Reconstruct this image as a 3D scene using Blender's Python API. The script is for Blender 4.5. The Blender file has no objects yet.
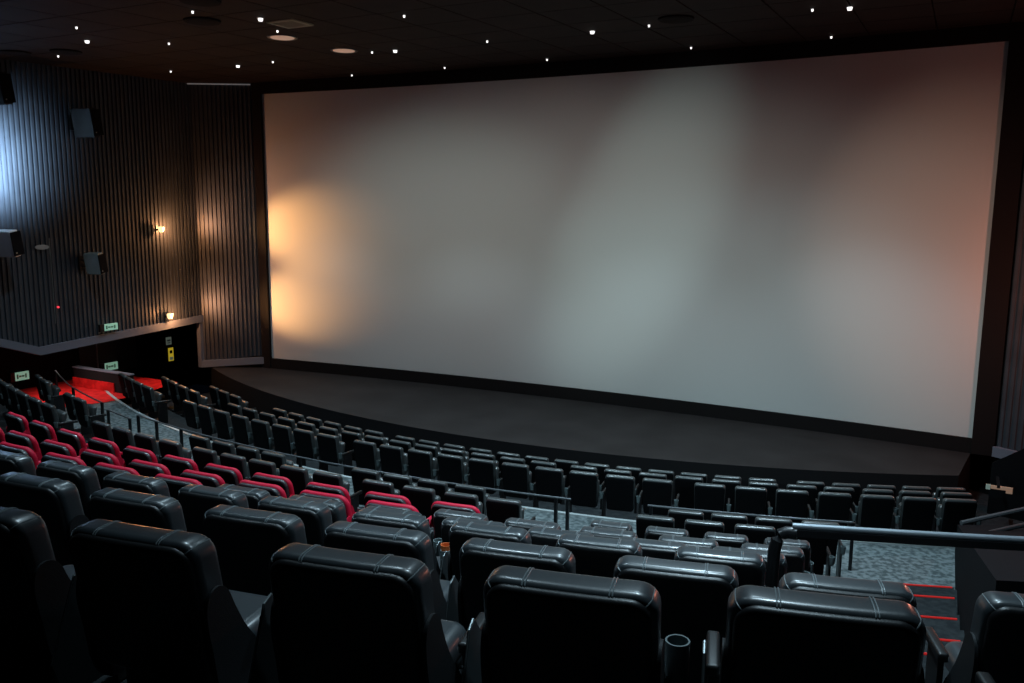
import bpy, bmesh, math, random
from mathutils import Vector, Matrix
random.seed(7)
C = bpy.context.scene.collection
sc = bpy.context.scene
ZO = 5.8                      # heights below are measured from the camera; ZO lifts the front floor to about zero
PI = math.pi

# ------------------------------------------------------------------ camera, world, exposure
cam = bpy.data.cameras.new('camera'); cam.sensor_width = 36.0; cam.lens = 857.0/1024*36; cam.clip_end = 200; cam.clip_start = .05
co = bpy.data.objects.new('camera', cam); C.objects.link(co)
right = Vector((0.88686818, 0.46197586, 0.0065681)); down = Vector((0.07798997, -0.13567732, -0.98767871)); fwd = Vector((-0.45539258, 0.87645306, -0.15635738))
m = Matrix(((right.x, -down.x, -fwd.x, 0), (right.y, -down.y, -fwd.y, 0), (right.z, -down.z, -fwd.z, ZO), (0, 0, 0, 1)))
co.matrix_world = m
sc.camera = co
w = bpy.data.worlds.new('world'); sc.world = w; w.use_nodes = True
w.node_tree.nodes['Background'].inputs[0].default_value = (0.25, 0.5, 1, 1); w.node_tree.nodes['Background'].inputs[1].default_value = 0.0015
sc.view_settings.view_transform = 'Standard'; sc.view_settings.look = 'None'; sc.view_settings.gamma = 1
sc.view_settings.use_curve_mapping = False; sc.view_settings.exposure = 0.0

def lamp(name, kind, loc, energy, color, aim=None, size=.1, angle=90, blend=1.0, shape=None, size_y=None):
    l = bpy.data.lights.new(name, kind); l.energy = energy; l.color = color
    if kind == 'SPOT': l.spot_size = math.radians(angle); l.spot_blend = blend; l.shadow_soft_size = size
    elif kind == 'POINT': l.shadow_soft_size = size
    elif kind == 'AREA':
        l.size = size
        if size_y: l.shape = 'RECTANGLE'; l.size_y = size_y
        l.spread = math.radians(angle)
    o = bpy.data.objects.new(name, l); C.objects.link(o); o.location = (loc[0], loc[1], loc[2]+ZO)
    if aim:
        d = Vector(aim)-Vector(loc); o.rotation_euler = d.to_track_quat('-Z', 'Y').to_euler()
    return o

COOL = (.62, .86, 1.0); WARM = (1.0, .50, .20); PINK = (1.0, .62, .48); NEUT = (.86, .95, 1.0)
# house lights in the ceiling over the seating (cool, pointing straight down)
def ceil_z(y): return 3.38+(y-18.7)*.025
for (x, y, e, cone) in [(-15.8, 15.9, 620, 84), (-11.1, 15.9, 620, 84), (-6.5, 15.9, 620, 84), (-1.9, 15.9, 620, 84),
                  (-15.8, 11.9, 420, 105), (-11.1, 11.8, 620, 105), (-6.5, 11.8, 620, 105), (-1.9, 11.8, 900, 105),
                  (-15.8, 7.6, 420, 105), (-11.1, 7.6, 380, 105), (-6.5, 7.6, 520, 105), (-1.9, 7.6, 1100, 105),
                  (-6.2, 4.5, 170, 80), (-3.4, 4.5, 330, 80), (-.8, 4.5, 420, 80), (-9.5, 4.8, 130, 80)]:  # this last line of spots is added to brighten the nearest seat rows
    lamp('house_and_fill_light', 'SPOT', (x, y, ceil_z(y)-.06), e*1.5, COOL, (x, y+.01, -5), .12, cone, 1.0)
# bright flood lamp on the left wall, just outside the frame
lamp('wall_flood', 'SPOT', (-18.65, 11.45, .75), 2300, (.50, .74, 1), (-19.75, 11.75, .85), .10, 118, 1.0)
# two warm wall lamps each side of the screen, with their throw on the screen
for z, e in ((-.70, 90), (-3.1, 70)):
    lamp('wall_lamp_light', 'POINT', (-19.40, 16.80, z), e*.75, (1.0, .42, .16), None, .05)
    lamp('wall_lamp_wash', 'SPOT', (-19.2, 16.9, z+.05), 95, (1.0, .50, .30), (-18.7, 18.5, z+.5), .05, 105, 1.0)
    lamp('wall_lamp_throw', 'SPOT', (-19.1, 16.9, z), 700, (1, .50, .18), (-17.05, 18.95, z+(-.02 if z > -1 else .32)), .06, 50, 1.0)
lamp('wall_lamp_light', 'POINT', (2.0, 16.9, -1.6), 110, (1, .33, .22), None, .06)
# unseen spots added behind the seating to tint parts of the screen: (aim, energy, colour, cone, x squeeze, y squeeze, roll)
for aim, e, col, ang, sx, sy, roll in [
        ((-8.9, 19.2, -.9), 3500, (1.0, .97, .93), 52, 1.0, .40, 0),
        ((-3.9, 19.2, -3.3), 3600, (.55, .92, 1.0), 36, .95, .55, -8),
        ((-6.8, 19.2, -.6), 2900, (.72, 1.0, .98), 26, .42, .90, -24),
        ((-12.3, 19.2, -.3), 2100, (.74, 1.0, .96), 24, 1.0, .62, 0),
        ((-.4, 19.0, -1.2), 3300, (1.0, .70, .55), 19, .75, 1.0, 0)]:
    o = lamp('screen_tint_spot', 'SPOT', (-8.7, -4.2, 2.3), e, col, aim, .15, ang, 1.0)
    o.scale = (sx, sy, 1); o.rotation_euler.rotate_axis('Z', math.radians(roll))
# unseen light added over the left exit passage to brighten its carpet
lamp('passage_fill_light', 'SPOT', (-20.4, 13.8, -3.3), 110, (1, .85, .8), (-20.2, 14.2, -5), .2, angle=110)

# ------------------------------------------------------------------ materials
def mat(name, col, rough=.5, metal=0, spec=.5, emit=None, estr=0, coat=0, bump=None, noise=None, sheen=0):
    M = bpy.data.materials.new(name); M.use_nodes = True; nt = M.node_tree; b = nt.nodes['Principled BSDF']
    b.inputs['Base Color'].default_value = (*col, 1); b.inputs['Roughness'].default_value = rough; b.inputs['Metallic'].default_value = metal
    b.inputs['Specular IOR Level'].default_value = spec; b.inputs['Coat Weight'].default_value = coat; b.inputs['Coat Roughness'].default_value = .22
    if sheen: b.inputs['Sheen Weight'].default_value = sheen
    if emit: b.inputs['Emission Color'].default_value = (*emit, 1); b.inputs['Emission Strength'].default_value = estr
    tc = nt.nodes.new('ShaderNodeTexCoord')
    if bump:
        n = nt.nodes.new('ShaderNodeTexNoise'); n.inputs['Scale'].default_value = bump[0]; n.inputs['Detail'].default_value = 3
        bp = nt.nodes.new('ShaderNodeBump'); bp.inputs['Strength'].default_value = bump[1]; bp.inputs['Distance'].default_value = .01
        nt.links.new(tc.outputs['Object'], n.inputs['Vector']); nt.links.new(n.outputs['Fac'], bp.inputs['Height']); nt.links.new(bp.outputs['Normal'], b.inputs['Normal'])
    if noise:   # (scale, colour2, lo, hi, detail)
        n = nt.nodes.new('ShaderNodeTexNoise'); n.inputs['Scale'].default_value = noise[0]; n.inputs['Detail'].default_value = noise[4]
        r = nt.nodes.new('ShaderNodeValToRGB'); r.color_ramp.elements[0].position = noise[2]; r.color_ramp.elements[1].position = noise[3]
        r.color_ramp.elements[0].color = (*col, 1); r.color_ramp.elements[1].color = (*noise[1], 1)
        nt.links.new(tc.outputs['Object'], n.inputs['Vector']); nt.links.new(n.outputs['Fac'], r.inputs['Fac']); nt.links.new(r.outputs['Color'], b.inputs['Base Color'])
    return M
M = dict(
 leather=mat('black_leather', (.027, .034, .039), .40, bump=(60, .05), spec=.65, coat=.6),
 wideshell=mat('shell_leather', (.0045, .005, .006), .42, bump=(90, .06), spec=.5),
 shell=mat('black_shell', (.004, .0045, .0055), .8, bump=(160, .12), spec=.06),
 panel=mat('side_panel_fabric', (.022, .030, .034), .6),
 cover=mat('grey_side_cover', (.010, .012, .014), .62, bump=(220, .2), spec=.3),
 slimback=mat('slim_leather', (.040, .048, .049), .36, bump=(60, .05), spec=.8, coat=.5),
 red=mat('red_upholstery', (.62, .010, .045), .5, bump=(120, .2), spec=.3),
 stitch=mat('seam_leather', (.16, .19, .20), .35),
 plastic=mat('black_plastic', (.006, .0065, .007), .45),
 cup=mat('grey_cup_plastic', (.11, .145, .15), .6),
 edge=mat('brushed_edge', (.22, .25, .26), .4, metal=.7),
 metal=mat('black_metal', (.012, .013, .015), .35, metal=.3),
 railtop=mat('rail_top_metal', (.12, .13, .14), .42, metal=.5),
 heavylit=mat('heavy_rail_lit_top', (.32, .36, .40), .42, metal=.5),  # bluish light along the heavy rail's top, put into a paler metal colour
 carpet=mat('grey_carpet', (.065, .082, .085), .95, spec=.1, noise=(13, (.17, .20, .205), .40, .60, 6)),
 tread=mat('dark_carpet', (.016, .019, .021), .95, spec=.1, noise=(12, (.028, .032, .034), .4, .65, 5)),
 redcarpet=mat('red_carpet', (.5, .012, .012), .9, spec=.1, noise=(5, (.7, .02, .02), .4, .6, 4)),
 nosing=mat('pale_nosing', (.42, .46, .46), .5),
 rednose=mat('red_step_strip', (.5, .01, .01), .5, emit=(1, .03, .02), estr=.2),
 stage=mat('stage_floor', (.025, .021, .020), .8, spec=.1, noise=(1.2, (.033, .028, .027), .35, .7, 5)),
 fascia=mat('stage_fascia', (.012, .011, .012), .9, spec=.15),
 ceil=mat('ceiling_black', (.012, .0075, .007), .8, spec=.2, noise=(1.6, (.022, .012, .010), .35, .7, 4)),
 slat=mat('dark_slats', (.044, .050, .062), .42, spec=.5, noise=(2.5, (.058, .066, .080), .3, .7, 3)),
 black=mat('black_wall', (.0055, .0065, .008), .85, spec=.08),
 trim=mat('grey_trim', (.17, .19, .24), .5),
 frame=mat('screen_frame', (.012, .010, .010), .9, spec=.1),
 screen=mat('screen_fabric', (.62, .61, .59), .9, spec=.05),
 bulb=mat('lamp_lens', (.9, .9, .9), .5, emit=(1, .97, .95), estr=1.5),
 warmbulb=mat('warm_lamp', (.9, .6, .3), .5, emit=(1, .58, .26), estr=2.2),
 vent=mat('vent_metal', (.42, .44, .32), .5),
 ventwarm=mat('warm_downlight', (.5, .3, .2), .5, emit=(1, .62, .45), estr=.28),
 spk=mat('speaker_grey', (.30, .38, .38), .5),
 spkw=mat('speaker_white', (.9, .9, .92), .5),
 grille=mat('speaker_grille', (.006, .007, .009), .9, spec=.05),
 sign=mat('exit_sign', (.4, .8, .6), .5, emit=(.42, .80, .60), estr=.30),
 signdark=mat('exit_sign_marks', (.12, .35, .22), .5),
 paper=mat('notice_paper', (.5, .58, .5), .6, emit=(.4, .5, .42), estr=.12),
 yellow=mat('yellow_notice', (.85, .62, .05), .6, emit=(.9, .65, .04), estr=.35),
 wood=mat('orange_cup', (.7, .16, .04), .5),
 brass=mat('warm_sign', (.4, .28, .2), .5, emit=(.8, .45, .3), estr=.16),
strip=mat('pale_light_strip', (.5, .5, .5), .5, emit=(.9, .95, 1), estr=.07),
 reddot=mat('red_indicator', (.8, .02, .03), .5, emit=(1, .05, .08), estr=1.2),
)

# ------------------------------------------------------------------ helpers
def obj(name, bm, mt, parent=None, smooth=True, loc=None):
    me = bpy.data.meshes.new(name); bmesh.ops.recalc_face_normals(bm, faces=bm.faces[:]); bm.to_mesh(me); bm.free()
    if smooth:
        for p in me.polygons: p.use_smooth = True
        try: me.set_sharp_from_angle(angle=math.radians(38))
        except Exception: pass
    for mm in (mt if isinstance(mt, (list, tuple)) else [mt]): me.materials.append(mm)
    o = bpy.data.objects.new(name, me); C.objects.link(o)
    if loc: o.location = loc
    if parent: o.parent = parent
    return o
def tag(o, label=None, cat=None, group=None, kind=None):
    if label: o['label'] = label
    if cat: o['category'] = cat
    if group: o['group'] = group
    if kind: o['kind'] = kind
    return o
def empty(name, loc, rz=0, label=None, cat=None, group=None):
    o = bpy.data.objects.new(name, None); C.objects.link(o); o.location = loc; o.rotation_euler = (0, 0, rz); o.empty_display_size = .1
    return tag(o, label, cat, group)
def dup(root):
    r = root.copy(); C.objects.link(r)
    for ch in list(root.children):
        c = ch.copy(); C.objects.link(c); c.parent = r
        for g in list(ch.children):
            d = g.copy(); C.objects.link(d); d.parent = c
    return r
def box(bm, c, s, rot=None):
    vs = []
    for dx in (-.5, .5):
        for dy in (-.5, .5):
            for dz in (-.5, .5):
                v = Vector((dx*s[0], dy*s[1], dz*s[2]))
                if rot: v = rot @ v
                vs.append(bm.verts.new(Vector(c)+v))
    for f in ((0, 1, 3, 2), (4, 6, 7, 5), (0, 4, 5, 1), (2, 3, 7, 6), (0, 2, 6, 4), (1, 5, 7, 3)):
        bm.faces.new([vs[i] for i in f])
    return bm
def bbox(c, s, bev=.01, seg=2, rot=None):
    bm = bmesh.new(); box(bm, c, s, rot)
    if bev: bmesh.ops.bevel(bm, geom=bm.edges[:], offset=bev, segments=seg, profile=.6, affect='EDGES')
    return bm
def tube(bm, pts, r, n=8, cap=True):
    pts = [Vector(p) for p in pts]; rings = []
    for i, p in enumerate(pts):
        d = (pts[min(i+1, len(pts)-1)]-pts[max(i-1, 0)]).normalized()
        up = Vector((0, 0, 1)) if abs(d.z) < .9 else Vector((1, 0, 0))
        a = d.cross(up).normalized(); b = a.cross(d).normalized()
        rings.append([bm.verts.new(p+a*(r*math.cos(2*PI*k/n))+b*(r*math.sin(2*PI*k/n))) for k in range(n)])
    for i in range(len(rings)-1):
        for k in range(n):
            bm.faces.new((rings[i][k], rings[i][(k+1) % n], rings[i+1][(k+1) % n], rings[i+1][k]))
    if cap: bm.faces.new(rings[0][::-1]); bm.faces.new(rings[-1])
    return bm
def lathe(bm, prof, c, n=20):
    rings = [[bm.verts.new((c[0]+r*math.cos(2*PI*k/n), c[1]+r*math.sin(2*PI*k/n), c[2]+z)) for k in range(n)] for r, z in prof]
    for i in range(len(rings)-1):
        for k in range(n): bm.faces.new((rings[i][k], rings[i][(k+1) % n], rings[i+1][(k+1) % n], rings[i+1][k]))
    bm.faces.new(rings[0][::-1]); bm.faces.new(rings[-1])
    return bm
def prism(bm, poly, axis, a, b):
    """poly of 2-D points extruded between a and b along axis ('x','y','z')"""
    def P(u, v, t): return {'x': (t, u, v), 'y': (u, t, v), 'z': (u, v, t)}[axis]
    A = [bm.verts.new(P(u, v, a)) for u, v in poly]; B = [bm.verts.new(P(u, v, b)) for u, v in poly]; n = len(poly)
    bm.faces.new(A); bm.faces.new(B[::-1])
    for i in range(n): bm.faces.new((A[i], B[i], B[(i+1) % n], A[(i+1) % n]))
    return bm
def pillow(w, h, t, rc, re, f=None, ne=5, nc=6, top_w=None):
    """rounded slab in XZ (centred), thickness along Y with rounded rim; f warps every vertex"""
    bm = bmesh.new()
    def outline(inset):
        pts = []; r = max(rc-inset, .004); W = w/2-inset; H = h/2-inset
        corners = [(W-r, H-r, 0), (-(W-r), H-r, 90), (-(W-r), -(H-r), 180), (W-r, -(H-r), 270)]
        for cx, cz, a0 in corners:
            for k in range(nc+1):
                a = math.radians(a0+90*k/nc); pts.append((cx+r*math.cos(a), cz+r*math.sin(a)))
        out = []
        n = len(pts)
        for i in range(n):      # extra points along the straight sides so warps stay smooth
            p, q = pts[i], pts[(i+1) % n]; out.append(p)
            if i % (nc+1) == nc:
                for k in range(1, 6): out.append((p[0]+(q[0]-p[0])*k/6, p[1]+(q[1]-p[1])*k/6))
        return out
    ly = [(-t/2, min(w, h)*.30), (-t/2, min(w, h)*.14)]+[(-t/2+re*(1-math.cos(PI/2*k/ne)), re*(1-math.sin(PI/2*k/ne))) for k in range(ne+1)]
    ly += [(-y, i) for y, i in reversed(ly)]
    rings = []
    for y, ins in ly: rings.append([bm.verts.new((x, y, z)) for x, z in outline(ins)])
    n = len(rings[0])
    for i in range(len(rings)-1):
        for k in range(n): bm.faces.new((rings[i][k], rings[i][(k+1) % n], rings[i+1][(k+1) % n], rings[i+1][k]))
    bm.faces.new(rings[0]); bm.faces.new(rings[-1][::-1])
    if f:
        for v in bm.verts: v.co = Vector(f(*v.co))
    return bm

# ------------------------------------------------------------------ the room
CX, CY = -8.65, 36.2
XL, XR = -19.75, 2.45
def arc(R, s, z=0):     # s = metres along the row, measured on that row
    a = s/R; return Vector((CX+R*math.sin(a), CY-R*math.cos(a), z+ZO))
# tiered floor: (inner radius, floor height)
TIERS = [(20.2, -5.68), (22.05, -5.44), (23.15, -5.18), (24.12, -4.97), (26.2, -4.72), (27.4, -4.49), (28.6, -4.09), (29.75, -3.70), (30.85, -3.30), (32.08, -2.87), (33.42, -2.42), (34.85, -1.95), (39.5, -1.95)]
def floor_z(R):
    z = TIERS[0][1]
    for r, h in TIERS:
        if R >= r: z = h
    return z
bm = bmesh.new(); prof = []
for i, (r, h) in enumerate(TIERS):
    if i: prof.append((r, TIERS[i-1][1]))
    prof.append((r, h))
prof = [(16.0, -5.68)]+prof
N = 72; rings = []
for r, h in prof:
    hw = (XR-XL)/2+.25; tm = math.asin(min(hw/r, .9)); row = []
    for k in range(N+1):
        a = -tm+2*tm*k/N; row.append(bm.verts.new((CX+r*math.sin(a), CY-r*math.cos(a), h+ZO)))
    rings.append(row)
for i in range(len(rings)-1):
    for k in range(N):
        f = bm.faces.new((rings[i][k], rings[i][k+1], rings[i+1][k+1], rings[i+1][k]))
        f.material_index = 0 if (prof[i][1] == -4.97 and prof[i+1][1] == -4.97) else 1
fl = obj('floor', bm, [M['carpet'], M['tread']], smooth=False); tag(fl, kind='structure')
# pale nosing that edges the cross aisle
bm = bmesh.new(); a0 = -11.9/24.1; a1 = 9.6/24.1; P = []
for k in range(81):
    a = a0+(a1-a0)*k/80; q = []
    for r, z in ((24.09, -4.99), (24.09, -4.945), (24.16, -4.945), (24.16, -4.99)): q.append(bm.verts.new((CX+r*math.sin(a), CY-r*math.cos(a), z+ZO)))
    P.append(q)
for i in range(80):
    for j in range(4): bm.faces.new((P[i][j], P[i][(j+1) % 4], P[i+1][(j+1) % 4], P[i+1][j]))
bm.faces.new(P[0]); bm.faces.new(P[-1][::-1])
tag(obj('trim_1', bm, M['nosing'], smooth=False), kind='structure')
# stage
bm = bmesh.new(); top = []; RS = 21.08
for k in range(61):
    a = -.545+1.0*k/60; top.append((CX+RS*math.sin(a), CY-RS*math.cos(a)))
poly = [p for p in top if XL-.3 < p[0] < .6]; poly = poly+[(.6, 19.75), (XL-.3, 19.75)]
V0 = [bm.verts.new((x, y, -5.68+ZO)) for x, y in poly]; V1 = [bm.verts.new((x, y, -4.80+ZO)) for x, y in poly]
f = bm.faces.new(V1); f.material_index = 0
for i in range(len(poly)):
    f = bm.faces.new((V0[i], V0[(i+1) % len(poly)], V1[(i+1) % len(poly)], V1[i])); f.material_index = 1
st = obj('stage_platform', bm, [M['stage'], M['fascia']], smooth=False); tag(st, 'low dark stage with a curved front edge below the big screen', 'stage')
# screen: gently curved
def scr_y(x): u = (x+8.67)/9.17; return 18.9+.5*(1-u*u)
bm = bmesh.new(); x0, x1, z0, z1 = -17.83, .50, -4.50, 3.07; n = 48
def slab(bm, xs, zlo, zhi, yoff, th, yf=scr_y):
    R4 = []
    for x in xs:
        y = yf(x)+yoff; R4.append([bm.verts.new((x, y, zlo+ZO)), bm.verts.new((x, y, zhi+ZO)), bm.verts.new((x, y+th, zhi+ZO)), bm.verts.new((x, y+th, zlo+ZO))])
    for i in range(len(R4)-1):
        for j in range(4): bm.faces.new((R4[i][j], R4[i+1][j], R4[i+1][(j+1) % 4], R4[i][(j+1) % 4]))
    bm.faces.new(R4[0]); bm.faces.new(R4[-1][::-1])
xs = [x0+(x1-x0)*i/n for i in range(n+1)]
slab(bm, xs, z0, z1, 0, .03)
scr = empty('cinema_screen', (0, 0, 0), 0, 'huge pale grey curved cinema screen in a black surround', 'screen')
obj('screen_surface', bm, M['screen'], scr)
bm = bmesh.new()
slab(bm, xs, z1, 3.42, -.10, .2); obj('top_masking', bm, M['frame'], scr, smooth=False)
bm = bmesh.new(); slab(bm, xs, -4.80, z0, -.06, .2); obj('bottom_masking', bm, M['frame'], scr, smooth=False)
for xa, xb in ((-18.15, -17.83), (.5, .90)):
    bm = bmesh.new(); slab(bm, [xa, (xa+xb)/2, xb], -4.80, 3.42, -.08, .2, lambda x: 18.9); obj('side_masking', bm, M['frame'], scr, smooth=False)
# ceiling with shallow panel joints
bm = bmesh.new()
xa, xb, ya, yb = -20.0, 2.9, -4.6, 19.9
def cz(y): return ceil_z(y)
nx, ny = 19, 20
for i in range(nx):
    for j in range(ny):
        X0 = xa+(xb-xa)*i/nx; X1 = xa+(xb-xa)*(i+1)/nx; Y0 = ya+(yb-ya)*j/ny; Y1 = ya+(yb-ya)*(j+1)/ny; g = .012
        q = [(X0+g, Y0+g), (X1-g, Y0+g), (X1-g, Y1-g), (X0+g, Y1-g)]
        A = [bm.verts.new((x, y, cz(y)+ZO)) for x, y in q]; B = [bm.verts.new((x, y, cz(y)+ZO+.05)) for x, y in q]
        bm.faces.new(A)
        for k in range(4): bm.faces.new((A[k], A[(k+1) % 4], B[(k+1) % 4], B[k]))
V = [bm.verts.new((x, y, cz(y)+ZO+.05)) for x, y in ((xa, ya), (xb, ya), (xb, yb), (xa, yb))]; bm.faces.new(V)
tag(obj('ceiling', bm, M['ceil'], smooth=False), kind='structure')
# ribbed wall between two plan points; bottom height given by a function of distance
def ribbed(name, p, q, zlo, zhi, inward, pitch=.125):
    p = Vector((*p, 0)); q = Vector((*q, 0)); d = q-p; L = d.length; d.normalize(); nrm = Vector((-d.y, d.x, 0))
    if nrm.dot(Vector((*inward, 0))) < 0: nrm = -nrm
    bm = bmesh.new(); n = int(L/pitch); pl = L/n
    prof = []
    for i in range(n):
        t = i*pl; prof += [(t, 0), (t+pl*.42, 0), (t+pl*.48, .038), (t+pl*.94, .038)]
    prof.append((L, 0))
    lo = []; hi = []
    for t, o in prof:
        x = p+d*t+nrm*o; lo.append(bm.verts.new((x.x, x.y, zlo(t)+ZO))); hi.append(bm.verts.new((x.x, x.y, zhi(t)+ZO)))
    for i in range(len(prof)-1): bm.faces.new((lo[i], lo[i+1], hi[i+1], hi[i]))
    # solid back
    b = [p-nrm*.12, q-nrm*.12]
    B0 = [bm.verts.new((v.x, v.y, zz+ZO)) for v, zz in ((b[0], zlo(0)), (b[1], zlo(L)))]; B1 = [bm.verts.new((v.x, v.y, zz+ZO)) for v, zz in ((b[0], zhi(0)), (b[1], zhi(L)))]
    bm.faces.new((B0[0], B0[1], B1[1], B1[0])); bm.faces.new((lo[0], B0[0], B1[0], hi[0])); bm.faces.new((lo[-1], B0[1], B1[1], hi[-1]))
    return tag(obj(name, bm, M['slat'], smooth=False), kind='structure')
def lowline(y):     # underside of the slatted left wall
    if y < 12.95: return -3.50+(12.95-y)*.36
    return -3.50+(y-12.95)*.045
top_ = lambda y: ceil_z(y)+.02
ribbed('wall_left', (XL, -4.4), (XL, 18.05), lambda t: lowline(-4.4+t), lambda t: top_(-4.4+t), (1, 0))
ribbed('wall_right', (XR, -4.4), (XR, 18.05), lambda t: lowline(-4.4+t) if t < 17.3 else lowline(12.95), lambda t: top_(-4.4+t), (-1, 0))
ribbed('wall_front_left', (XL, 18.05), (-18.12, 18.92), lambda t: -4.62+.1*t, lambda t: top_(18.2), (.5, -.8), .118)
ribbed('wall_front_right', (.92, 18.92), (XR, 18.05), lambda t: -4.6, lambda t: top_(18.2), (-.5, -.8), .118)
def band(name, pts, h, th, inward, mt=M['trim']):
    bm = bmesh.new(); R4 = []
    n3 = Vector((*inward, 0))*th
    for x, y, z in pts:
        a = Vector((x, y, z+ZO)); R4.append([bm.verts.new(a), bm.verts.new(a+Vector((0, 0, h))), bm.verts.new(a+Vector((0, 0, h))+n3), bm.verts.new(a+n3)])
    for i in range(len(R4)-1):
        for j in range(4): bm.faces.new((R4[i][j], R4[i+1][j], R4[i+1][(j+1) % 4], R4[i][(j+1) % 4]))
    bm.faces.new(R4[0]); bm.faces.new(R4[-1][::-1])
    return tag(obj(name, bm, mt, smooth=False), kind='structure')
band('trim_2', [(XL-.14, y, lowline(y)-.17) for y in (-4.4, 12.95, 18.05)], .2, .24, (1, 0))
band('trim_3', [(XR+.14, y, lowline(y)-.17) for y in (-4.4, 12.95, 18.05)], .2, .24, (-1, 0))
band('trim_4', [(XL, 18.02, -4.80), (-18.12, 18.89, -4.68)], .2, .10, (.54, -.84))
band('trim_5', [(.92, 18.89, -4.80), (XR, 18.02, -4.80)], .2, .10, (-.54, -.84))
bm = bmesh.new(); box(bm, (XL+.0, 18.02, (-4.80-3.30)/2+ZO), (.14, .17, 1.5)); tag(obj('trim_6', bm, M['trim'], smooth=False), kind='structure')
# recessed lower walls under the slats
def flat(name, pts, mt, th=.1):
    """vertical wall through plan points (x,y,zlo,zhi)"""
    bm = bmesh.new()
    for (x0_, y0_, a0_, b0_), (x1_, y1_, a1_, b1_) in zip(pts[:-1], pts[1:]):
        v = [bm.verts.new(c) for c in ((x0_, y0_, a0_+ZO), (x1_, y1_, a1_+ZO), (x1_, y1_, b1_+ZO), (x0_, y0_, b0_+ZO))]; bm.faces.new(v)
    bmesh.ops.remove_doubles(bm, verts=bm.verts[:], dist=1e-4)
    o = obj(name, bm, mt, smooth=False); tag(o, kind='structure'); s = o.modifiers.new('solid', 'SOLIDIFY'); s.thickness = th; s.offset = 0; return o
XW = -22.1
flat('wall_lower_left', [(XW, -4.4, -5.9, -.5+3), (XW, 12.0, -5.9, -2.6), (XW, 19.9, -5.9, -2.9), (-18.3, 19.9, -5.9, -3.2)], M['black'])
bm = bmesh.new(); v = [bm.verts.new(c) for c in ((XW, 12.5, -3.1+ZO), (XL-.05, 12.5, -3.1+ZO), (XL-.05, 19.9, -3.0+ZO), (XW, 19.9, -3.0+ZO))]; bm.faces.new(v)
v2 = [bm.verts.new(c) for c in ((XW, -4.4, 3.0+ZO), (XL-.05, -4.4, 3.0+ZO), (XL-.05, 12.5, -3.1+ZO), (XW, 12.5, -3.1+ZO))]; bm.faces.new(v2)
tag(obj('ceiling_lower_left', bm, M['black'], smooth=False), kind='structure')
bm = bmesh.new(); v = [bm.verts.new(c) for c in ((XW, 12.0, -4.955+ZO), (-19.75, 12.0, -4.955+ZO), (-18.8, 14.0, -4.955+ZO), (-18.8, 14.95, -4.955+ZO), (-19.2, 16.6, -4.955+ZO), (XW, 16.6, -4.955+ZO))]; bm.faces.new(v)
tag(obj('floor_exit_passage', bm, M['redcarpet'], smooth=False), kind='structure')
flat('wall_lower_right', [(XR+.3, -4.4, -5.9, 3), (XR+.3, 17.4, -5.9, -3.2), (.85, 17.95, -5.9, -4.7)], M['black'])
flat('wall_back', [(XW, -4.5, -5.9, 2.9), (XR+.4, -4.5, -5.9, 2.9)], M['black'])
flat('wall_front', [(-20.0, 19.95, -5.9, 3.5), (3.0, 19.95, -5.9, 3.5)], M['black'])

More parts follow.
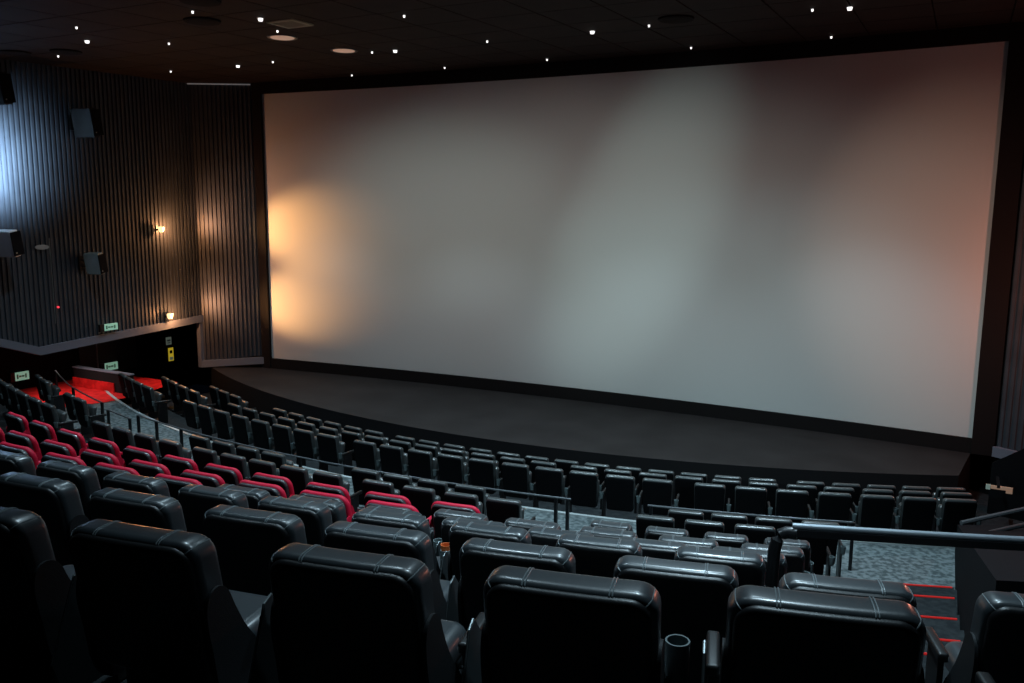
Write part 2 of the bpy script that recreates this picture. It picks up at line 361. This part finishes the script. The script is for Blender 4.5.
# ------------------------------------------------------------------ seats
RC = math.radians(11)
def lean(z0, amt=math.tan(RC), curl=.0, w=1.0):
    # reclines the back: heights above z0 move to the rear (-Y); curl wraps the sides forward
    def g(x, y, z): return (x, y-(z-z0)*amt+curl*x*x, z)
    return g
def armrest_bm(x, y0, y1, z, w):
    bm = bbox((x, (y0+y1)/2, z), (w, y1-y0, .055), .018, 3)
    box(bm, (x, (y0+y1)/2-.02, (z-.03+.04)/2), (w*.55, (y1-y0)*.62, z-.03-.04)); return bm
def smooth_poly(p, n=2):
    for _ in range(n):
        q = []
        for i in range(len(p)):
            a, b = p[i], p[(i+1) % len(p)]; q += [(a[0]*.75+b[0]*.25, a[1]*.75+b[1]*.25), (a[0]*.25+b[0]*.75, a[1]*.25+b[1]*.75)]
        p = q
    return p
def make_wide(red, name):
    t = empty(name, (0, 0, 0))
    H = 1.05; L = lean(H, math.tan(RC), .10)
    up = M['red'] if red else M['leather']
    if not red:
        w, T, re = .68, .165, .042
        back = pillow(w, .72, T, .085, re, None)
        for v in back.verts: v.co = Vector(L(v.co.x, v.co.y+.075, v.co.z+H-.36))
        b = obj('backrest', back, up, t)
        hy = T/2+.002
        for sx in (-.172, -.160, .160, .172):
            sm = bmesh.new(); pts = []
            for k in range(13):
                a = PI*k/12; c_ = -math.cos(a); s_ = math.sin(a)
                yy = .075+hy*(abs(c_)**.55)*(1 if c_ > 0 else -1); zz = H-re+(re+.002)*(s_**.7); pts.append(L(sx, yy, zz))
            tube(sm, pts, .003, 5); obj('seam', sm, M['stitch'], b)
        for sx in (-1, 1):
            sm = bmesh.new(); pts = []
            for k in range(11):
                a = PI*k/10; c_ = -math.cos(a); d = (math.sin(a)**.7)
                yy = .075+hy*(abs(c_)**.55)*(1 if c_ > 0 else -1); q = (.027+re*.0)+.0585*d
                pts.append(L(sx*(w/2-.085+.06*.0+q*.707), yy, H-.085+q*.707+.0))
            tube(sm, pts, .0028, 5); obj('seam', sm, M['stitch'], b)
        sh = pillow(.64, .68, .08, .085, .030, None)
        for v in sh.verts: v.co = Vector(L(v.co.x, v.co.y+.008, v.co.z+H-.020-.34))
        obj('back_shell', sh, M['wideshell'], t)
    else:
        # thin red front rim that shows above and beside a black rear body
        L = lean(H, math.tan(RC), .16)
        back = pillow(.70, .72, .075, .13, .036, None)
        for v in back.verts: v.co = Vector(L(v.co.x, v.co.y+.098, v.co.z+H-.002-.36))
        b = obj('backrest', back, up, t)
        hb = pillow(.635, .68, .065, .10, .022, None)
        for v in hb.verts: v.co = Vector(L(v.co.x-.0, v.co.y+.045, v.co.z+H-.022-.34))
        obj('back_shell', hb, M['leather'], t)
        rp = pillow(.615, .64, .03, .085, .012, None)
        for v in rp.verts: v.co = Vector(L(v.co.x, v.co.y+.018, v.co.z+H-.040-.32))
        obj('rear_panel', rp, M['shell'], t)
    for s in (-1, 1):
        poly = smooth_poly([(-.03, H-.40), (.0, H-.27), (.07, H-.225), (.145, H-.26), (.17, H-.38), (.235, .50), (.38, .34), (.36, .24), (.10, .20), (-.01, .34)])
        bm = prism(bmesh.new(), poly, 'x', s*.333, s*.352)
        for v in bm.verts:
            v.co.y = v.co.y+(H-max(v.co.z, .5))*math.tan(RC)+.012
        obj('side_cover', bm, M['red'] if red else M['cover'], t)
    c = pillow(.56, .54, .17, .09, .07, None)
    for v in c.verts:
        x, y, z = v.co; v.co = Vector((x, .56+z, .35+y*-1+.03*math.cos(z*4)))
    obj('seat_cushion', c, up, t)
    for s in (-1, 1):
        obj('armrest', armrest_bm(s*.378, .42, .74, .52, .06) if not (red and s > 0) else armrest_bm(.385, .22, .72, .60, .085), M['red'] if red and s > 0 else M['plastic'], t)
    bm = bmesh.new(); lathe(bm, [(.036, 0), (.047, .02), (.050, .22), (.050, .250), (.043, .250), (.041, .06)], (.395, .34, .47), 20)
    obj('cup_holder', bm, M['cup'], t)
    poly = [(.02, .20), (-.04, .40), (.12, .76), (.18, .78), (.34, .60), (.40, .20)]
    sp = obj('side_panel', prism(bmesh.new(), poly, 'x', -.424, -.412), M['panel'], t)
    bm = bmesh.new(); tube(bm, [(-.418, y, z) for y, z in poly[1:4]], .004, 6); obj('edge_strip', bm, M['edge'], sp)
    obj('base', bbox((0, .46, .17), (.50, .50, .34), .02), M['plastic'], t)
    return t
def make_slim(name, down=False):
    t = empty(name, (0, 0, 0)); H = .92; L = lean(H, math.tan(math.radians(9)), .12)
    def taper(x, y, z):
        k = 1-.08*max(0, (H-z))/.6*1.0; return L(x*k, y, z)
    bk = pillow(.48, .60, .105, .045, .036, None, 4, 4)
    for v in bk.verts: v.co = Vector(taper(v.co.x, v.co.y+.05, v.co.z+H-.30))
    b = obj('backrest', bk, M['slimback'], t)
    sh = pillow(.465, .57, .03, .04, .012, None, 3, 4)
    for v in sh.verts: v.co = Vector(taper(v.co.x, v.co.y-.008, v.co.z+H-.026-.285))
    obj('back_shell', sh, M['shell'], t)
    c = pillow(.43, .42, .10, .05, .04, None, 3, 4)
    for v in c.verts:
        x, y, z = v.co
        v.co = Vector((x, .34+z, .42-y)) if down else Vector((x, .24+y*1.0+(z)*.18, .56+z*.9))
    obj('seat_cushion', c, M['slimback'], t)
    bm = armrest_bm(.30, .10, .46, .56, .035); obj('armrest', bm, M['plastic'], t)
    bm = bmesh.new(); lathe(bm, [(.022, 0), (.028, .015), (.036, .11), (.031, .11), (.025, .03)], (.30, .06, .50), 14); obj('cup_holder', bm, M['cup'], t)
    obj('leg', bbox((.30, .26, .27), (.025, .12, .53), .006, 1), M['metal'], t)
    obj('foot', bbox((.0, .22, .04), (.40, .20, .08), .01, 1), M['metal'], t)
    return t
ORD = ['', 'first', 'second', 'third', 'fourth', 'fifth', 'sixth', 'seventh', 'eighth', 'ninth', 'tenth', 'eleventh', 'twelfth', 'thirteenth', 'fourteenth', 'fifteenth', 'sixteenth']
PROTO = {}
ROWS = [
 # key, R, top z, row phrase, [(segment phrase, kind, [s...])]
 ('A', 21.97, -4.76, 'front row by the stage', [('far left group', 'slim', [-8.76, -8.11, -7.43]), ('left centre group', 'slim', [-5.32, -4.67, -4.02, -3.40, -2.75, -2.14]),
   ('centre group', 'slim', [-1.29, -.68, -.07, .54, 1.15, 1.75, 2.35, 2.95, 3.55, 4.15, 4.74, 5.34, 5.94]), ('right group', 'slim', [6.76, 7.36, 7.95, 8.54, 9.12])]),
 ('B', 22.96, -4.52, 'second row from the stage', [('far left group', 'slim', [-9.97, -9.30, -8.60, -7.90]), ('left centre group', 'slim', [-5.87, -5.22, -4.56, -3.90, -3.25, -2.58, -1.94, -1.32, -.70, -.09, .51, 1.14, 1.74, 2.34]),
   ('right group', 'slim', [3.09, 3.70, 4.31, 4.92, 5.54, 6.14, 6.75, 7.34, 7.95, 8.53, 9.17])]),
 ('C', 24.06, -4.26, 'third row from the stage', [('far left group', 'slim', [-10.18, -9.55, -8.91, -8.27]), ('left centre group', 'slim', [-6.08, -5.44, -4.80, -4.15, -3.49, -2.85, -2.23, -1.60]),
   ('centre group', 'slim', [-.71, -.11, .50, 1.12, 1.73, 2.34, 2.94, 3.53, 4.13, 4.73]), ('right group', 'slim', [5.54, 6.16, 6.77, 7.39, 8.01, 8.60, 9.18])]),
 ('D1', 25.96, -4.05, 'first row behind long rail', [('far left group', 'slim', [-10.86, -10.16]), ('left aisle pair', 'slim', [-8.24, -7.59]), ('left centre group', 'slim', [-3.00, -2.36, -1.74, -1.14]),
   ('centre group', 'slim', [.75, 1.34, 1.95, 2.57]), ('right group', 'slim', [5.70, 6.27, 6.84, 7.43])]),
 ('D2', 26.97, -3.80, 'second row behind long rail', [('far left group', 'slim', [-10.10, -9.40, -8.72, -8.06, -7.35, -6.67]), ('left group', 'slim', [-4.52, -3.84, -3.16, -2.48]), ('left centre group', 'slim', [-1.64, -1.00, -.39, .23, .85]),
   ('centre group', 'slim', [1.71, 2.36, 3.00, 3.61]), ('right group', 'slim', [5.60, 6.20, 6.80, 7.40])]),
 ('F', 28.25, -3.44, 'farthest row of wide seats', [('red group', 'red', [-5.12, -4.23, -3.35, -2.46, -1.60, -.75, .08, .94, 1.82, 2.70, 3.62]), ('right group', 'narrow', [5.50, 6.12, 6.75, 7.38])]),
 ('G', 29.49, -3.04, 'second farthest row of wide seats', [('red group', 'red', [-3.30, -2.44, -1.59, -.72, .18, 1.05, 1.92, 2.76, 3.60]), ('right group', 'wide', [4.40, 5.16, 5.92, 6.68, 7.44])]),
 ('H', 30.62, -2.65, 'third farthest row of wide seats', [('red group', 'red', [-1.45, -.60, .25, 1.06, 1.92]), ('black group', 'wide', [2.75, 3.57, 4.37, 5.16, 5.93, 6.69, 7.45])]),
 ('I', 31.68, -2.25, 'third nearest row', [('row', 'wide', [.20, .98, 1.80, 2.62, 3.44, 4.22, 5.06, 5.85, 6.65, 7.47])]),
 ('J', 32.96, -1.82, 'second nearest row', [('row', 'wide', [2.32, 3.19, 4.07, 4.98, 5.82, 6.67, 7.54, 8.39]), ('seats right of the stairs', 'wide', [9.33])]),
 ('K', 34.28, -1.37, 'nearest row', [('row', 'wide', [(2.78, .1), (3.72, .1), (4.71, .09), (5.62, .06), (6.60, .02), (7.51, -.02), (8.42, -.09)]), ('seats right of the stairs', 'wide', [9.56])]),
]
LOOK = dict(slim='slim black seat', red='wide black seat with red rim', wide='wide black leather armchair', narrow='black leather armchair')
NAME = dict(slim='tip_up_seat', red='red_rimmed_armchair', wide='leather_armchair', narrow='leather_armchair')
for key, R, zt, phrase, segs in ROWS:
    for seg, kind, ss in segs:
        base_k = 'wide' if kind == 'narrow' else kind
        H = .92 if kind == 'slim' else 1.05
        for i, s in enumerate(ss):
            if base_k not in PROTO:
                o = make_slim(NAME[kind]) if base_k == 'slim' else make_wide(base_k == 'red', NAME[kind]); PROTO[base_k] = o
            else: o = dup(PROTO[base_k])
            dR = 0
            if isinstance(s, tuple): s, dR = s
            p = arc(R+dR, s, zt-H); p.z -= 0 if kind == 'slim' else .028; o.location = p; o.rotation_euler = (0, 0, s/R)
            fz = floor_z(R-.35)
            o.scale = ((.70 if kind == 'narrow' else {'G': .84, 'H': .86, 'I': .88, 'J': .95}.get(key, 1) if kind == 'wide' else .92 if kind == 'red' else 1), 1, 1)
            place = '' if len(ss) == 1 else ', '+ORD[i+1]+' from left'
            segp = '' if seg == 'row' or (kind in ('red', 'wide') and 'stairs' not in seg) else ', '+seg
            if kind == 'wide' and key in 'GH': place = ', '+ORD[i+1]+' black one from left'
            o['label'] = LOOK[kind]+', '+phrase+segp+place
            o['category'] = 'seat'
            o['group'] = {'slim': 'slim black seats around the cross aisle', 'red': 'wide seats with red rims', 'wide': 'wide black leather seats', 'narrow': 'wide black leather seats'}[kind]
            o.name = NAME[kind]
            if key in 'JK' and kind == 'wide' and abs(s-7.51) > .02:
                for c_ in [c for c in o.children if c.name.startswith('cup_holder') or (s > 9 and c.name.startswith('side_panel'))]: [bpy.data.objects.remove(g_, do_unlink=True) for g_ in list(c_.children)]; bpy.data.objects.remove(c_, do_unlink=True)

# ------------------------------------------------------------------ railings
def rail(name, R, s0, s1, z, posts, label, zlow, r=.016, n=40, mid=True, flatbar=False, group=None):
    base = arc(R, (s0+s1)/2, zlow(R)); t = empty(name, base, 0, label, 'railing', group)
    pts = [arc(R, s0+(s1-s0)*k/n, z if not callable(z) else z(s0+(s1-s0)*k/n))-base for k in range(n+1)]
    bm = bmesh.new()
    tube(bm, pts, r, 8); obj('top_rail', bm, M['railtop'], t)
    if mid:
        bm = bmesh.new(); tube(bm, [p-Vector((0, 0, .42)) for p in pts], r*.6, 6); obj('mid_rail', bm, M['metal'], t)
    for s in posts:
        zt = z if not callable(z) else z(s); a = arc(R, s, zt)-base; b = arc(R, s, zlow(R))-base
        bm = bmesh.new(); box(bm, ((a+b)/2), (.045, .045, (a-b).length)); obj('post', bm, M['metal'], t)
    return t
zl = lambda R: -4.97
rail('long_railing', 25.3, -6.05, 3.85, -4.28, [-6.05, -5.3, -4.4, -1.1, 1.5, 3.62, 3.80], 'long thin curved railing behind the front seats, starting at the left aisle', zl, n=60, mid=False)
rail('sloping_railing', 25.35, -11.8, -7.75, lambda s: -4.28+max(0, -10.2-s)*.06, [-11.8, -9.8, -7.75], 'short railing beside the red carpet at far left', zl, mid=False)
rail('gate_railing', 25.3, -7.55, -6.45, -4.42, [-7.55, -6.45], 'black square gate frame standing on the grey aisle carpet', zl, mid=False)
rail('right_railing', 25.2, 4.95, 7.76, -4.28, [5.0, 7.2, 7.76], 'thin railing behind the right front seats, ending at the patterned carpet', zl, mid=False)
# heavy rail closing the stairs in front of the second nearest row
zr = -2.02
t = empty('stair_head_railing', arc(31.75, 8.6, -3.30), 0, 'heavy black railing across the top of the right stairs', 'railing')
bs = arc(31.75, 8.6, -3.30); bm = bmesh.new(); P = [arc(31.78-.0035*k*(1+.0*k), 7.93+.12*k, -2.0+.0012*k)-bs for k in range(0, 26)]
R4 = []
for p in P: R4.append([bm.verts.new(p+Vector(o)) for o in ((0, -.03, -.045), (0, .03, -.045), (0, .03, 0), (0, -.03, 0))])
for i in range(len(R4)-1):
    for j in range(4): bm.faces.new((R4[i][j], R4[i][(j+1) % 4], R4[i+1][(j+1) % 4], R4[i+1][j]))
bm.faces.new(R4[0]); bm.faces.new(R4[-1][::-1]); bmesh.ops.recalc_face_normals(bm, faces=bm.faces[:])
obj('lower_bar', bm, M['metal'], t, smooth=False)
bm = bmesh.new(); tube(bm, [p+Vector((0, 0, .015)) for p in P], .020, 10); obj('top_rail', bm, M['heavylit'], t)
bm = bmesh.new(); a = arc(31.75, 7.88, zr-.02)-bs; tube(bm, [P[0]+Vector((.03, 0, -.03)), P[0]+Vector((-.03, -.005, -.032)), P[0]+Vector((-.065, -.01, -.05)), P[0]+Vector((-.085, -.02, -.085)), P[0]+Vector((-.10, -.02, -.16)), P[0]+Vector((-.105, -.02, -.30)), P[0]+Vector((-.105, -.02, -1.28))], .040, 10); obj('post', bm, M['metal'], t)
# black block beside the stairs
bm = bmesh.new()
Pq = [arc(R, s) for R, s in ((24.3, 9.14), (31.6, 9.14), (31.6, 11.6), (24.3, 11.6))]
Pq = [(p.x, p.y) for p in Pq]; Pq[2] = (XR-.05, Pq[2][1]); Pq[3] = (XR-.05, Pq[3][1])
zt4 = [-4.55, -2.3, -2.3, -4.55]
A = [bm.verts.new((x, y, -5.0+ZO)) for x, y in Pq]; B = [bm.verts.new((x, y, z+ZO)) for (x, y), z in zip(Pq, zt4)]
bm.faces.new(A); bm.faces.new(B[::-1])
for i in range(4): bm.faces.new((A[i], A[(i+1) % 4], B[(i+1) % 4], B[i]))
tag(obj('wall_stair_side', bm, M['black'], smooth=False), kind='structure')
t = empty('side_handrail', arc(25.6, 9.2, -4.97), 0, 'dark double handrail slanting up at the right edge beyond the heavy rail', 'railing')
bs = arc(25.6, 9.2, -4.97)
for dz in (0, -.22):
    bm = bmesh.new(); tube(bm, [arc(25.9, 9.12, -3.95+dz)-bs, arc(25.6, 9.9, -3.83+dz)-bs, arc(25.4, 10.6, -3.75+dz)-bs], .03, 8); obj('handrail_bar', bm, M['railtop'], t)
for s_ in (10.5,):
    bm = bmesh.new(); a = arc(25.8, s_, -3.95)-bs; box(bm, (a.x, a.y, .5), (.05, .05, 1.0)); obj('post', bm, M['metal'], t)

# ------------------------------------------------------------------ right stairs with red strips
t = empty('aisle_stairs', arc(26.2, 8.45, -4.97), 0, 'dark carpeted stairs with glowing red step edges at right', 'stairs')
bs = arc(26.2, 8.45, -4.97)
steps = [(25.95, -4.80), (26.9, -4.52), (28.0, -4.26), (29.1, -3.96), (30.2, -3.55)]
for i, (r, z) in enumerate(steps):
    r2 = steps[i+1][0] if i+1 < len(steps) else 31.6
    bm = bmesh.new(); q = [arc(R, s, zz)-bs for zz in (-4.98, z) for R, s in ((r, 7.86*r/28), (r, 9.10), (r2, 9.10), (r2, 7.86))]
    q = [arc(R, s, zz)-bs for zz in (-4.98, z) for R, s in ((r, 7.9), (r, 9.10), (r2, 9.10), (r2, 7.9))]
    V = [bm.verts.new(p) for p in q]
    for f in ((3, 2, 1, 0), (4, 5, 6, 7), (0, 1, 5, 4), (1, 2, 6, 5), (2, 3, 7, 6), (3, 0, 4, 7)): bm.faces.new([V[k] for k in f])
    s_ = obj('step', bm, M['tread'], t, smooth=False)
    bm = bmesh.new(); tube(bm, [arc(r+.02, 7.95, z+.008)-bs, arc(r+.02, 8.5, z+.008)-bs, arc(r+.02, 9.08, z+.008)-bs], .011, 6)
    obj('edge_strip', bm, M['rednose'], s_)

# ------------------------------------------------------------------ parapet by the exit passage
t = empty('low_parapet', (-19.7, 14.9, -4.97+ZO), 0, 'low grey parapet wall beside the red carpet at far left', 'parapet')
def wallseg(name, mt, p, q, z0_, z1_, th):
    bm = bmesh.new(); p = Vector((*p, 0)); q = Vector((*q, 0)); d = (q-p).normalized(); nr = Vector((-d.y, d.x, 0))*th/2
    pl = [p-nr, q-nr, q+nr, p+nr]; A = [bm.verts.new((v.x+19.7, v.y-14.9, z0_)) for v in pl]; B = [bm.verts.new((v.x+19.7, v.y-14.9, z1_)) for v in pl]
    bm.faces.new(A[::-1]); bm.faces.new(B)
    for i in range(4): bm.faces.new((A[i], A[(i+1) % 4], B[(i+1) % 4], B[i]))
    return obj(name, bm, mt, t, smooth=False)
wallseg('parapet_wall', M['fascia'], (-21.3, 15.0), (-19.0, 14.95), 0, .52, .14)
wallseg('coping', M['trim'], (-21.32, 15.0), (-18.98, 14.95), .52, .55, .18)
wallseg('red_skirting', M['redcarpet'], (-21.3, 14.90), (-19.6, 14.87), 0, .26, .03)

# ------------------------------------------------------------------ speakers on the left wall
def speaker(y, z, s, mt, label, rz=-1.3, dark=False):
    t = empty('wall_speaker', (XL+.12, y, z+ZO), 0, label, 'speaker', 'speakers on the left wall')
    Mx = Matrix.Translation((.34, .12, 0)) @ Matrix.Rotation(rz, 4, 'Z') @ Matrix.Rotation(.16, 4, 'Y')
    bm = bmesh.new(); prism(bm, [(-.13*s, -.24*s), (.16*s, -.24*s), (.16*s, .24*s), (-.13*s, .20*s)], 'z', -.30*s, .30*s)
    for v in bm.verts:
        v.co.x *= (1 if v.co.z > 0 else .82)
    bmesh.ops.bevel(bm, geom=bm.edges[:], offset=.012, segments=2, affect='EDGES'); bm.transform(Mx); obj('cabinet', bm, mt, t)
    bm = bmesh.new(); box(bm, (.0, .245*s, 0), (.30*s, .02, .54*s)); bm.transform(Mx); g = obj('grille', bm, M['grille'], t, smooth=False)
    bm = bmesh.new(); box(bm, (.09*s, .26*s, -.2*s), (.03, .01, .03)); bm.transform(Mx); obj('badge', bm, M['edge'], g, smooth=False)
    bm = bmesh.new(); box(bm, (-.04, 0, 0), (.06, .14, .36)); tube(bm, [(0, 0, .08), (.28, .05, .08)], .02, 8); tube(bm, [(0, 0, -.08), (.28, .05, -.08)], .02, 8); obj('bracket', bm, M['metal'], t)
    return t
speaker(12.02, -.92, 1.0, M['spkw'], 'pale lit speaker box at the left edge of the slatted wall')
speaker(14.22, -1.50, .88, M['spk'], 'grey green speaker box between the pale speaker and the warm lamps')
speaker(14.25, 1.95, 1.15, M['plastic'], 'black speaker high on the slatted left wall')
speaker(12.05, 2.5, 1.15, M['plastic'], 'black speaker at the top left edge above the bright patch')
# small devices
def small(name, bm, mt, loc, label, cat, rz=0):
    o = obj(name, bm, mt, None, loc=(loc[0], loc[1], loc[2]+ZO)); o.rotation_euler = (0, 0, rz); return tag(o, label, cat)
bm = bmesh.new(); lathe(bm, [(.02, 0), (.10, .01), (.12, .03), (.12, .06)], (0, 0, 0), 20); bm.transform(Matrix.Rotation(PI/2, 4, 'Y')); bm.transform(Matrix.Scale(.5, 4, (0, 0, 1))); bm.transform(Matrix.Scale(1.5, 4, (0, 1, 0)))
small('wall_sensor', bm, M['nosing'], (XL+.04, 13.2, -1.06), 'small white oval sensor between the two lower speakers', 'sensor')
small('indicator_light', bbox((0, 0, 0), (.05, .05, .05), .02, 2), M['reddot'], (XL+.06, 13.52, -2.55), 'tiny red indicator on the slats, below the white sensor', 'indicator')
small('indicator_light', bbox((0, 0, 0), (.05, .06, .06), .02, 2), M['reddot'], (XW+.1, 15.09, -4.02), 'tiny red indicator on the black wall under the grey trim', 'indicator')
# cable conduit on the wall
bm = bmesh.new(); tube(bm, [(0, 0, 0), (0, .0, 2.1)], .012, 6); small('wall_conduit', bm, M['edge'], (XL+.055, 13.42, -2.95), 'thin grey vertical conduit beside the white oval sensor', 'conduit')
# warm lamps
for z, y, lab in ((-.70, 16.62, 'upper warm glowing lamp on the slatted wall near the screen'), (-3.12, 16.75, 'lower warm glowing lamp just above the grey trim')):
    t = empty('wall_lamp', (XL+.05, y, z+ZO), 0, lab, 'lamp', 'warm wall lamps')
    bm = bmesh.new(); tube(bm, [(-.02, 0, -.02), (.12, 0, -.02)], .03, 10); obj('arm', bm, M['metal'], t)
    bm = bmesh.new(); lathe(bm, [(.05, -.08), (.075, -.02), (.08, .06), (.06, .07)], (.17, 0, 0), 16); sh = obj('lamp_shade', bm, M['warmbulb'], t)
# signs
def sign(y, z, w_, h_, label, x=XL+.16, marks=True):
    t = empty('exit_sign', (x, y, z+ZO), 0, label, 'sign', 'exit signs')
    bm = bmesh.new(); box(bm, (0, 0, 0), (.05, w_, h_)); obj('sign_panel', bm, M['sign'], t, smooth=False)
    bm = bmesh.new(); box(bm, (.005, -w_/2-.06, 0), (.08, .12, h_*1.1)); obj('sign_case', bm, M['plastic'], t, smooth=False)
    for k, (yy, ww, hh) in enumerate(((-.30, .10, .55), (-.12, .16, .22), (.08, .16, .22), (.27, .10, .5))):
        bm = bmesh.new(); box(bm, (.028, yy*w_, 0), (.006, ww*w_, hh*h_)); obj('sign_mark', bm, M['signdark'], t, smooth=False)
    return t
sign(14.87, -3.20, .42, .17, 'pale green lit exit sign mounted on the grey trim')
sign(16.62, -4.76, .46, .22, 'pale green exit sign low on the black wall behind the parapet', XW+.1)
t = sign(13.9, -4.58, .40, .22, 'pale green exit sign at the far left behind the black seats', XW+.1)
t = empty('wall_notice', (XW+.08, 18.78, -4.30+ZO), 0, 'small pale paper notice on the black wall', 'notice')
bm = bmesh.new(); box(bm, (0, 0, 0), (.015, .2, .24)); obj('sheet', bm, M['paper'], t, smooth=False)
bm = bmesh.new(); box(bm, (.009, 0, .02), (.004, .13, .05)); box(bm, (.009, 0, -.06), (.004, .11, .03)); obj('notice_mark', bm, M['trim'], t, smooth=False)
t = empty('wall_notice', (XW+.08, 18.84, -4.74+ZO), 0, 'tall yellow notice below the pale paper notice', 'notice')
bm = bmesh.new(); box(bm, (0, 0, 0), (.015, .19, .42)); obj('sheet', bm, M['yellow'], t, smooth=False)
bm = bmesh.new(); box(bm, (.009, 0, .08), (.004, .1, .1)); obj('notice_mark', bm, M['black'], t, smooth=False)
bm = bmesh.new(); box(bm, (.009, 0, -.13), (.004, .13, .1)); obj('notice_mark', bm, M['paper'], t, smooth=False)
# door in the lower left wall
bm = bmesh.new(); box(bm, (XW+.06, 16.6, -3.95+ZO), (.05, 1.9, 2.0)); tag(obj('door_1', bm, M['plastic'], smooth=False), kind='structure')
bm = bmesh.new(); box(bm, (XW+.09, 16.2, -3.95+ZO), (.05, .03, 1.9)); tag(obj('trim_7', bm, M['trim'], smooth=False), kind='structure')
# right yellow sign
t = empty('wall_sign', (.93, 16.95, -4.88+ZO), 0, 'small warm lit sign on the dark wall at lower right', 'sign')
bm = bmesh.new(); box(bm, (.05, 0, 0), (.34, .03, .06)); box(bm, (.17, 0, -.05), (.10, .03, .06)); obj('sign_panel', bm, M['brass'], t, smooth=False)
bm = bmesh.new(); box(bm, (-.16, -.005, -.005), (.07, .03, .09)); obj('sign_lamp', bm, M['paper'], t, smooth=False)
bm = bmesh.new(); box(bm, (0, .28, .02), (.05, .6, .05)); obj('bracket', bm, M['metal'], t, smooth=False)

# ------------------------------------------------------------------ ceiling fittings
small_l = [(-14.6, 10.8), (-11.65, 10.8), (-18.05, 12.85), (-14.57, 12.85), (-11.68, 12.85), (-8.78, 12.8), (-17.96, 15.85), (-14.58, 15.85), (-11.69, 15.8), (-8.81, 15.78), (-5.38, 15.72), (-2.51, 15.68), (-14.5, 18.7), (-11.63, 18.68), (-8.84, 18.68), (-5.42, 18.62), (-2.6, 18.68)]
big_l = [(-15.77, 11.88), (-11.12, 11.82), (-15.8, 15.97), (-11.15, 15.9), (-6.54, 15.82), (-1.94, 15.83)]
rows_c = {10: 'farthest from the screen', 12: 'third from the screen', 15: 'second from the screen', 18: 'along the top of the screen'}
cnt = {}
def light(name, x, y, r, label):
    z = ceil_z(y); t = empty(name, (x, y, z+ZO), 0, label, 'ceiling light', 'ceiling downlights')
    bm = bmesh.new(); lathe(bm, [(r*.75, -.045-r*.3), (r, -.012), (r, -.004)], (0, 0, 0), 14); obj('lens', bm, M['bulb'], t)
    bm = bmesh.new(); lathe(bm, [(r*1.1, -.014), (r*1.45, -.008), (r*1.45, .004), (r*1.1, .004)], (0, 0, 0), 14); obj('trim_ring', bm, M['metal'], t)
for x, y in small_l:
    k = int(y); cnt[k] = cnt.get(k, 0)+1
    light('small_downlight', x, y, .021, 'tiny ceiling light, line %s, %s from the left' % (rows_c[k], ORD[cnt[k]]))
for (x, y), lab in zip(big_l, ['brighter ceiling light nearest the top left of the picture', 'brighter ceiling light left of the square green grille', 'brighter ceiling light nearest the top left screen corner', 'brighter ceiling light right of the two warm discs',
        'brighter ceiling light above the middle of the screen', 'brighter ceiling light above the right part of the screen']):
    light('bright_downlight', x, y, .047, lab)
t = empty('ceiling_grille', (-11.01, 12.45, ceil_z(12.45)+ZO-.01), 0, 'square pale green slatted ceiling grille', 'vent')
bm = bmesh.new()
for a, b, c, d in ((0, .26, .60, .05), (0, -.26, .60, .05), (.275, 0, .05, .5), (-.275, 0, .05, .5)): box(bm, (a, b, 0), (c, d, .03))
obj('frame', bm, M['vent'], t, smooth=False)
for k in range(7):
    bm = bmesh.new(); box(bm, (0, -.21+.07*k, .0), (.5, .018, .03)); obj('slat', bm, M['vent'], t, smooth=False)
for (x, y), lab in zip([(-12.15, 13.5), (-12.13, 15.39)], ['round warm glowing ceiling disc beside the square grille', 'round warm glowing ceiling disc nearer the screen']):
    t = empty('round_ceiling_light', (x, y, ceil_z(y)+ZO-.004), 0, lab, 'ceiling light', 'round warm ceiling discs')
    bm = bmesh.new(); lathe(bm, [(.22, -.02), (.25, -.005)], (0, 0, 0), 24); obj('diffuser', bm, M['ventwarm'], t)
    bm = bmesh.new(); lathe(bm, [(.255, -.012), (.29, -.016), (.30, 0), (.255, 0)], (0, 0, 0), 24); obj('trim_ring', bm, M['metal'], t)
for (x, y), lab in zip([(-17.39, 12.57), (-12.17, 11.49), (-10.92, 10.29), (-18.46, 12.13), (-4.77, 15.39)], ['round black ceiling speaker near the left wall', 'round black ceiling speaker between the lights at top left', 'round black ceiling speaker at the top edge left of centre', 'round black ceiling speaker at the far left wall edge', 'round black ceiling speaker above the screen right of centre']):
    t = empty('ceiling_speaker', (x, y, ceil_z(y)+ZO-.004), 0, lab, 'ceiling speaker', 'round black ceiling speakers')
    bm = bmesh.new(); lathe(bm, [(.05, -.04), (.25, -.035), (.27, -.01)], (0, 0, 0), 24); obj('grille', bm, M['frame'], t)
    bm = bmesh.new(); lathe(bm, [(.28, -.03), (.31, -.03), (.32, 0), (.28, 0)], (0, 0, 0), 24); obj('trim_ring', bm, M['frame'], t)
# lit strip along the top of the left wall
bm = bmesh.new(); box(bm, (0, 0, 0), (1.75, .03, .03)); small('light_strip', bm, M['strip'], (-18.93, 18.37, 3.34), 'thin pale strip at the top of the wall left of the screen', 'light strip', .53)
# orange tumbler in a cup holder
hs = 5.06; hp = arc(31.68, hs, -2.25-1.05-.028); ha = hs/31.68      # rests in the cup holder of a seat in the third nearest row
lx, ly = .395*.88, .34
bm = bmesh.new(); lathe(bm, [(.030, 0), (.040, .225), (.036, .225), (.028, .01)], (0, 0, 0), 16)
o = obj('paper_cup', bm, M['wood'], loc=(hp.x+lx*math.cos(ha)-ly*math.sin(ha), hp.y+lx*math.sin(ha)+ly*math.cos(ha), hp.z+.535))
tag(o, 'small orange cup standing in a cup holder between the wide leather seats', 'cup')
